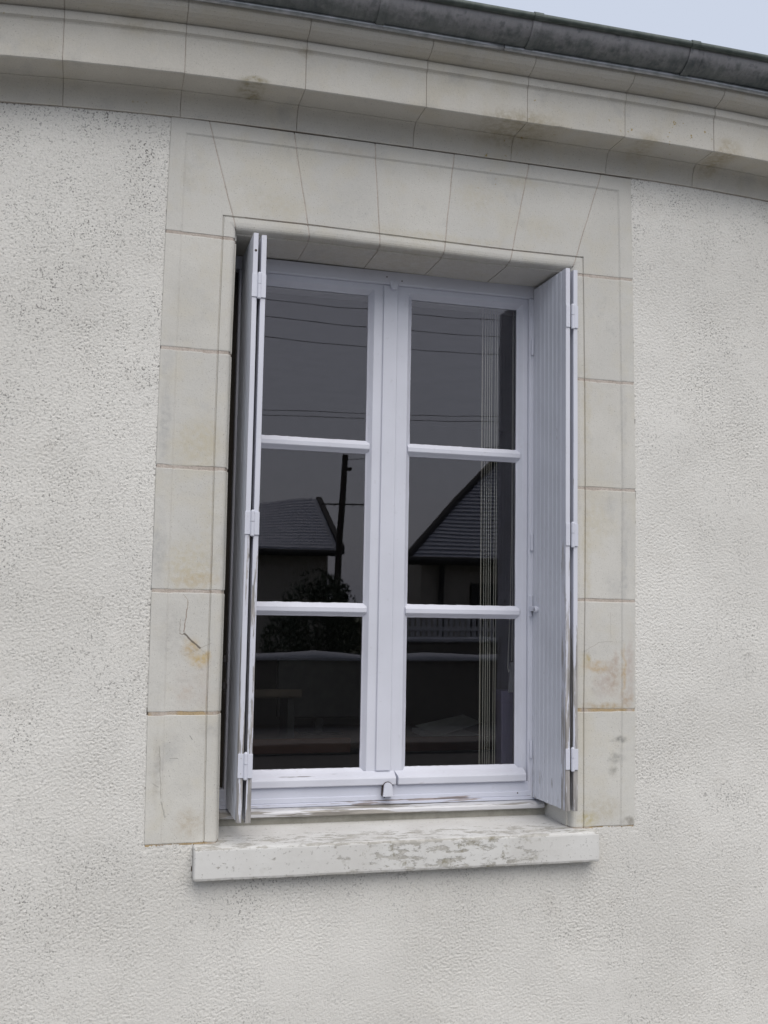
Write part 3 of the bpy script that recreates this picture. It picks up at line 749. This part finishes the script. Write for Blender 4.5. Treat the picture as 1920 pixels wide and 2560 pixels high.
leaf(sr, 1.2325, .0140, YA + .001, YB - .003, Z0S - .001, Z1S - .003, 8, 4, dx=.001)
for z0, z1 in ((1.5075, 1.5770), (.8370, .9050), (.1760, .2370)):
    hinge(sr, 1.2072, 1.2212, 1.2348, 1.2475, 1.2290, z0, z1, YA - .0005, flip=False)
for z in (1.50, .86, .205):
    obj('pivot_hinge', join(vcyl(1.1995, .1900, z - .026, z + .026, .0042, 12, .003), cbox(1.1960, 1.2045, .1930, .1968, z - .024, z + .024, .0008)), M['iron_paint'], sr, origin=(1.2, .19, z))
obj('shutter_hook', join(cbox(1.1925, 1.2030, .150, .1955, .640, .6560, .0015), tube([(1.2035, .155, .645), (1.1955, .153, .6445), (1.1925, .153, .6445)], [.0095, .0095, .0060], 14), cbox(1.1945, 1.2000, .188, .1965, .622, .690, .001)), M['iron_paint'], sr, origin=(1.2, .16, .65))

# ------------------------------------------------------------------ room behind the glass
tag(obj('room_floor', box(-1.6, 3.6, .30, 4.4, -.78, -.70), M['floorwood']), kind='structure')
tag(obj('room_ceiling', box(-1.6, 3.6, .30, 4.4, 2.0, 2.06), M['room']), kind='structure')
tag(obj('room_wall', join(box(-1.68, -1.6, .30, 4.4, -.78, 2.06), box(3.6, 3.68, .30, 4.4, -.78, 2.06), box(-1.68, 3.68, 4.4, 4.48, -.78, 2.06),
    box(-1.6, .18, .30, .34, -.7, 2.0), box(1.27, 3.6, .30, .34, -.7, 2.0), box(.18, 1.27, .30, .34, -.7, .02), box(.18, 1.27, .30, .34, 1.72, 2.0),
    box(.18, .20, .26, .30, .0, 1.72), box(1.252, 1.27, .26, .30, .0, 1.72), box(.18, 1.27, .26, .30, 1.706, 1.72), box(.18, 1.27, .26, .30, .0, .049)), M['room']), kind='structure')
bl = empty('vertical_blind', (1.14, .37, -.2), 'stack of narrow beige vertical blind slats drawn to the right behind the right casement', 'blind')
obj('head_track', cbox(.25, 1.245, .345, .395, 1.66, 1.70, .003), M['white_plastic'], bl)
ang = R(20.5)
for k, (x, w) in enumerate(((1.0790, 2.0), (1.0905, 0), (1.0985, 0), (1.1065, 0), (1.1140, 0), (1.1260, .4), (1.1335, 0))):
    ang_k = ang + R(w * 2.2); L_ = .062; dxs, dys = math.sin(ang_k) * L_, math.cos(ang_k) * L_
    t = .0009; nxv, nyv = math.cos(ang_k) * t, -math.sin(ang_k) * t
    P = [(x - nxv, .335 - nyv), (x + nxv, .335 + nyv), (x + dxs + nxv, .335 + dys + nyv), (x + dxs - nxv, .335 + dys - nyv)]
    obj('slat', loft([[(px, py, z) for px, py in P] for z in (.055, .8, 1.66)]), M['blind'], bl, origin=(x, .335, .0))
chain = tube([(1.1965, .345, 1.66), (1.1960, .345, .9), (1.1975, .345, .60), (1.1955, .345, .475)], .0018, 6)
loop = tube([(1.1905, .338, 1.66), (1.1900, .338, .9), (1.1860, .338, .64), (1.1805, .338, .50), (1.1790, .338, .455), (1.1822, .338, .438), (1.1855, .338, .446)], .0018, 6)
obj('pull_chain', join(chain, loop), M['chain'], bl)
obj('chain_weight', loft([[(1.1850, .34, .372), (1.2040, .34, .372), (1.2040, .350, .372), (1.1850, .350, .372)], [(1.1915, .34, .470), (1.2030, .34, .470), (1.2030, .350, .470), (1.1915, .350, .470)]]), M['white_plastic'], bl)
cardb = empty('card_box', (1.19, .4, .05), 'violet card box standing on the inner window ledge at the right', 'box')
obj('carton', cbox(1.1640, 1.235, .352, .42, .05, .350, .002), M['violet_card'], cardb)
obj('carton_lid', cbox(1.1620, 1.237, .350, .422, .338, .3755, .002), M['violet_card'], cardb)
ld = obj('window_ledge', cbox(.185, 1.265, .262, .44, .03, .0488, .004), M['desk_top']); tag(ld, 'dark wooden inner ledge just behind the window', 'ledge')
desk = empty('desk', (.9, 1.5, -.70), 'dark desk with an orange-brown front edge inside the room behind the panes', 'desk')
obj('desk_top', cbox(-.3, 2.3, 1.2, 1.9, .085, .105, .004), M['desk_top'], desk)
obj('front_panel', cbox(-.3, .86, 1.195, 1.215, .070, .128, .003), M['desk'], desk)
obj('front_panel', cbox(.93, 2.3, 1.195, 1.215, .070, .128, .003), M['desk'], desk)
for x in (-.25, 2.2): 
    for y in (1.25, 1.82): obj('leg', cbox(x, x + .05, y, y + .05, -.70, .085, .004), M['desk'], desk)
mon = empty('monitor', (.83, 1.55, .105), 'black computer monitor standing on the desk inside the room', 'monitor')
obj('screen', cbox(.62, 1.0, 1.56, 1.585, .17, .42, .006), M['black_plastic'], mon); obj('stand', join(cbox(.79, .83, 1.58, 1.60, .11, .25, .004), cbox(.72, .90, 1.50, 1.68, .105, .115, .004)), M['black_plastic'], mon)
tray = empty('paper_tray', (.52, 1.35, .105), 'white paper tray on a stand seen dimly through the lower left pane', 'tray')
obj('tray_base', join(cbox(.25, .66, 1.22, 1.45, .285, .292, .002), cbox(.25, .66, 1.215, 1.222, .290, .318, .002)), M['desk_top'], tray)
for x in (.27, .61): obj('tray_leg', cbox(x, x + .03, 1.25, 1.42, .105, .285, .002), M['black_plastic'], tray)
ps = obj('paper_stack', join(cbox(1.22, 1.43, 1.25, 1.55, .1055, .125, .001), ([(1.25, 1.25, .126), (1.46, 1.32, .17), (1.44, 1.5, .185), (1.22, 1.5, .14), (1.25, 1.25, .124), (1.46, 1.32, .168), (1.44, 1.5, .183), (1.22, 1.5, .138)], [(0, 1, 2, 3), (7, 6, 5, 4), (0, 4, 5, 1), (1, 5, 6, 2), (2, 6, 7, 3), (3, 7, 4, 0)])), M['paper'])
tag(ps, 'loose stack of white paper on the desk behind the lower right pane', 'paper')

# ------------------------------------------------------------------ across the street: what the panes mirror
hl1 = empty('slate_roofed_house', (.5, -18, -1.0), 'low grey house with a long slate roof and a tall gable across the street', 'house')
obj('wall', join(box(-9, 4.15, -20.2, -16.3, -1, 1.76)), M['house_wall'], hl1)
def sag(x): return .10 * math.cos((x - 3.8) / 2.1 * math.pi) * (1 if 1.0 < x < 6 else 0) - .02
secs = []
for k in range(60):
    x = -9.2 + 13.5 * k / 59; s_ = .10 * math.cos((x - 4.3) / 1.6 * math.pi) if x > 1.1 else .1
    secs.append([(x, -15.95, 1.76), (x, -18.1, 2.86 + s_), (x, -20.5, 1.76), (x, -20.5, 1.66), (x, -18.1, 2.74 + s_), (x, -15.95, 1.68)])
rf1 = obj('roof', loft(secs), M['slate'], hl1)
rows_ = []
for r_ in range(17):
    y = -15.97 - r_ * .125; 
    rows_.append(loft([[(x, y, 1.765 + (r_ * .0645) + sx), (x, y - .13, 1.765 + (r_ + 1) * .0645 + sx), (x, y - .13, 1.79 + (r_ + 1) * .0645 + sx), (x, y, 1.800 + r_ * .0645 + sx)] for x, sx in [(-9.2 + 13.4 * k / 30, .10 * math.cos((-9.2 + 13.4 * k / 30 - 4.3) / 1.6 * math.pi) * r_ / 17 if -9.2 + 13.4 * k / 30 > 1.1 else .1 * r_ / 17) for k in range(31)]]))
o = obj('slate_courses', join(*rows_), M['slate'], rf1); o['kind'] = 'stuff'
obj('verge_board', join(loft([[(x, -15.9, 1.68), (x, -18.1, 2.84), (x, -20.5, 1.66), (x, -20.5, 1.80), (x, -18.1, 3.0), (x, -15.9, 1.84)] for x in (4.28, 4.38)])), M['slate_dark'], hl1)
obj('gutter', tube([(-9, -15.9, 1.70), (4.3, -15.9, 1.70)], .06, 8), M['slate_dark'], hl1)
hr = empty('hipped_house', (9, -17, -1.0), 'house with a steep hipped slate roof across the street at the right', 'house')
obj('wall', box(5.4, 14, -16, -14.3, -1, 1.50), M['house_wall'], hr)
E0, E1, E2, E3 = (5.02, -13.9, 1.52), (14.4, -13.9, 1.62), (14.4, -21.4, 1.6), (9.6, -21.4, 1.52)
A0, A1 = (8.65, -17.6, 4.55), (11, -17.6, 4.55)
obj('roof', ([E0, E1, E2, E3, A0, A1], [(0, 1, 5, 4), (1, 2, 5), (2, 3, 4, 5), (3, 0, 4), (0, 3, 2, 1)]), M['slate'], hr)
rw = []
for k in range(38):
    t0, t1 = k / 38, (k + 1) / 38
    L0 = [E0[i] + (A0[i] - E0[i]) * t0 for i in range(3)]; R0 = [E1[i] + (A1[i] - E1[i]) * t0 for i in range(3)]
    L1 = [E0[i] + (A0[i] - E0[i]) * t1 for i in range(3)]; R1 = [E1[i] + (A1[i] - E1[i]) * t1 for i in range(3)]
    f = lambda p, d: (p[0], p[1] + d, p[2] + d)
    rw.append(([f(L0, .034), f(R0, .034), f(R1, .010), f(L1, .010), f(L0, 0), f(R0, 0)], [(0, 1, 2, 3), (4, 5, 1, 0)]))
o = obj('slate_courses', join(*rw), M['slate'], hr); o['kind'] = 'stuff'
obj('hip_ridge', tube([(E0[0], E0[1], E0[2] + .05), (A0[0], A0[1], A0[2] + .06)], .07, 8), M['slate_dark'], hr)
obj('gutter', tube([(5.0, -13.85, 1.50), (14.4, -13.85, 1.58)], .07, 8), M['slate_dark'], hr)
obj('window', join(cbox(6.3, 7.3, -14.32, -14.22, .05, 1.15, .01)), M['black_plastic'], hr)
obj('downpipe', tube([(5.75, -14.2, 1.45), (5.75, -14.2, -1)], .05, 8), M['slate_dark'], hr)
pol = empty('utility_pole', (4.05, -15.2, -1.0), 'leaning dark timber utility pole beside the low slate-roofed house', 'pole')
obj('post', tube([(4.02, -15.2, -1), (4.135, -15.2, 2.5), (4.19, -15.2, 3.47)], [.07, .056, .050], 12), M['pole'], pol)
obj('insulator', join(cbox(4.20, 4.30, -15.25, -15.15, 3.18, 3.24, .01)), M['pole'], pol)
ant = empty('tv_aerial', (4.3, -16.6, 2.6), 'horizontal metal tv aerial beside the gable across the street', 'aerial')
obj('boom', tube([(3.85, -15.6, 2.60), (4.75, -15.6, 2.62)], .014, 6), M['iron'], ant)
for k in range(5): obj('element', tube([(3.95 + .17 * k, -15.4, 2.60), (3.95 + .17 * k, -15.8, 2.60)], .008, 5), M['iron'], ant)
def wire(p, q, s, r=.0055):
    pts = []
    for k in range(25):
        t = k / 24; pts.append((p[0] + (q[0] - p[0]) * t, p[1] + (q[1] - p[1]) * t, p[2] + (q[2] - p[2]) * t - s * 4 * t * (1 - t)))
    return tube(pts, r, 5)
W_ = [((-9, -14, 6.9), (15, -14, 6.6), .9, 'highest overhead wire across the street'), ((-9, -14, 6.6), (15, -14, 6.3), .9, 'second highest overhead wire across the street'),
      ((-9, -14, 6.2), (15, -14, 6.0), .9, 'third overhead wire down across the street'), ((-9, -14, 4.45), (15, -14, 5.0), .75, 'upper of the two close overhead cables across the street'),
      ((-9, -14, 4.37), (15, -14, 4.90), .75, 'lower of the two close overhead cables across the street'), ((4.2, -15.2, 3.38), (17, -12, 5.6), .25, 'service wire running right from the leaning pole')]
for p, q_, s_, lb in W_:
    tag(obj('overhead_wire', wire(p, q_, s_), M['iron'], origin=p), lb, 'wire', 'overhead wires across the street')
gw = empty('garden_wall', (5, -11, -1.0), 'low garden wall with a pale coping and grey pickets on top, across the street', 'wall')
obj('wall', box(3.7, 14, -11.2, -10.9, -1, .20), M['garden_wall'], gw)
obj('coping', cbox(3.65, 14, -11.24, -10.82, .20, .27, .02), M['snow'], gw)
pk = cbox(0, .055, -11.08, -11.06, .27, .60, .004)
pme = None
for k in range(86):
    x = 3.8 + k * .085
    if pme is None:
        o = obj('picket', ([(p[0] + x, p[1], p[2]) for p in pk[0]], pk[1]), M['picket'], gw, origin=(x, -11.07, .27)); pme = o; continue
    c = pme.copy(); COL.objects.link(c); c.parent = gw; c.location.x = pme.location.x + (k * .085)
obj('rail', cbox(3.7, 14, -11.06, -11.03, .36, .42, .004), M['picket'], gw)
nw = empty('near_garden_wall', (1, -9.4, -1.0), 'low dark stone wall with snow lying on its top, beyond the road', 'wall')
obj('wall', box(-14, 16, -10.55, -10.3, -1, -.02), M['garden_wall'], nw)
secs = []
for k in range(80):
    x = -14 + 30 * k / 79; h = .08 + .09 * nz(x, 0, 0, 1.3) + .02 * nz(x, 3, 0, 4)
    secs.append([(x, -10.60, -.03), (x, -10.58, -.02 + h * .7), (x, -10.43, -.02 + h), (x, -10.27, -.02 + h * .6), (x, -10.24, -.03)])
obj('snow_cap', loft(secs), M['snow'], nw, smooth=True)
# evergreen shrub
sh = empty('evergreen_shrub', (2.95, -10.0 - .9, -1.0), 'dense dark evergreen shrub across the street', 'shrub')
V, F = [], []; rg = random.Random(3)
for k in range(5200):
    a, b_ = rg.uniform(0, 2 * math.pi), rg.uniform(-1, 1); rr = rg.uniform(.55, 1.0) ** .6
    lob = rg.choice(((0, 0, 1), (0, 0, 1), (.42, -.22, .6), (-.48, -.30, .6), (.15, .34, .45))); c = Vector((lob[0], 0, lob[1])) + Vector((3.02 + .62 * lob[2] * rr * math.cos(a) * math.sqrt(1 - b_ * b_), -11.7 + .42 * rr * math.sin(a) * math.sqrt(1 - b_ * b_), .40 + .74 * lob[2] * rr * b_ + .12 * math.sin(a * 5)))
    d = Vector((rg.gauss(0, 1), rg.gauss(0, 1), rg.gauss(.3, 1))).normalized(); u = d.orthogonal().normalized(); l, w = rg.uniform(.05, .09), rg.uniform(.012, .02)
    n0 = len(V); V += [tuple(c - u * w), tuple(c + d * l), tuple(c + u * w), tuple(c - d * l * .3)]; F.append((n0, n0 + 1, n0 + 2, n0 + 3))
obj('foliage', (V, F), M['leaf'], sh)
obj('stem', join(tube([(3.0, -11.7, -1), (3.02, -11.7, .4)], .05, 8), tube([(3.05, -11.7, -1), (3.2, -11.7, .5)], .03, 6)), M['pole'], sh)
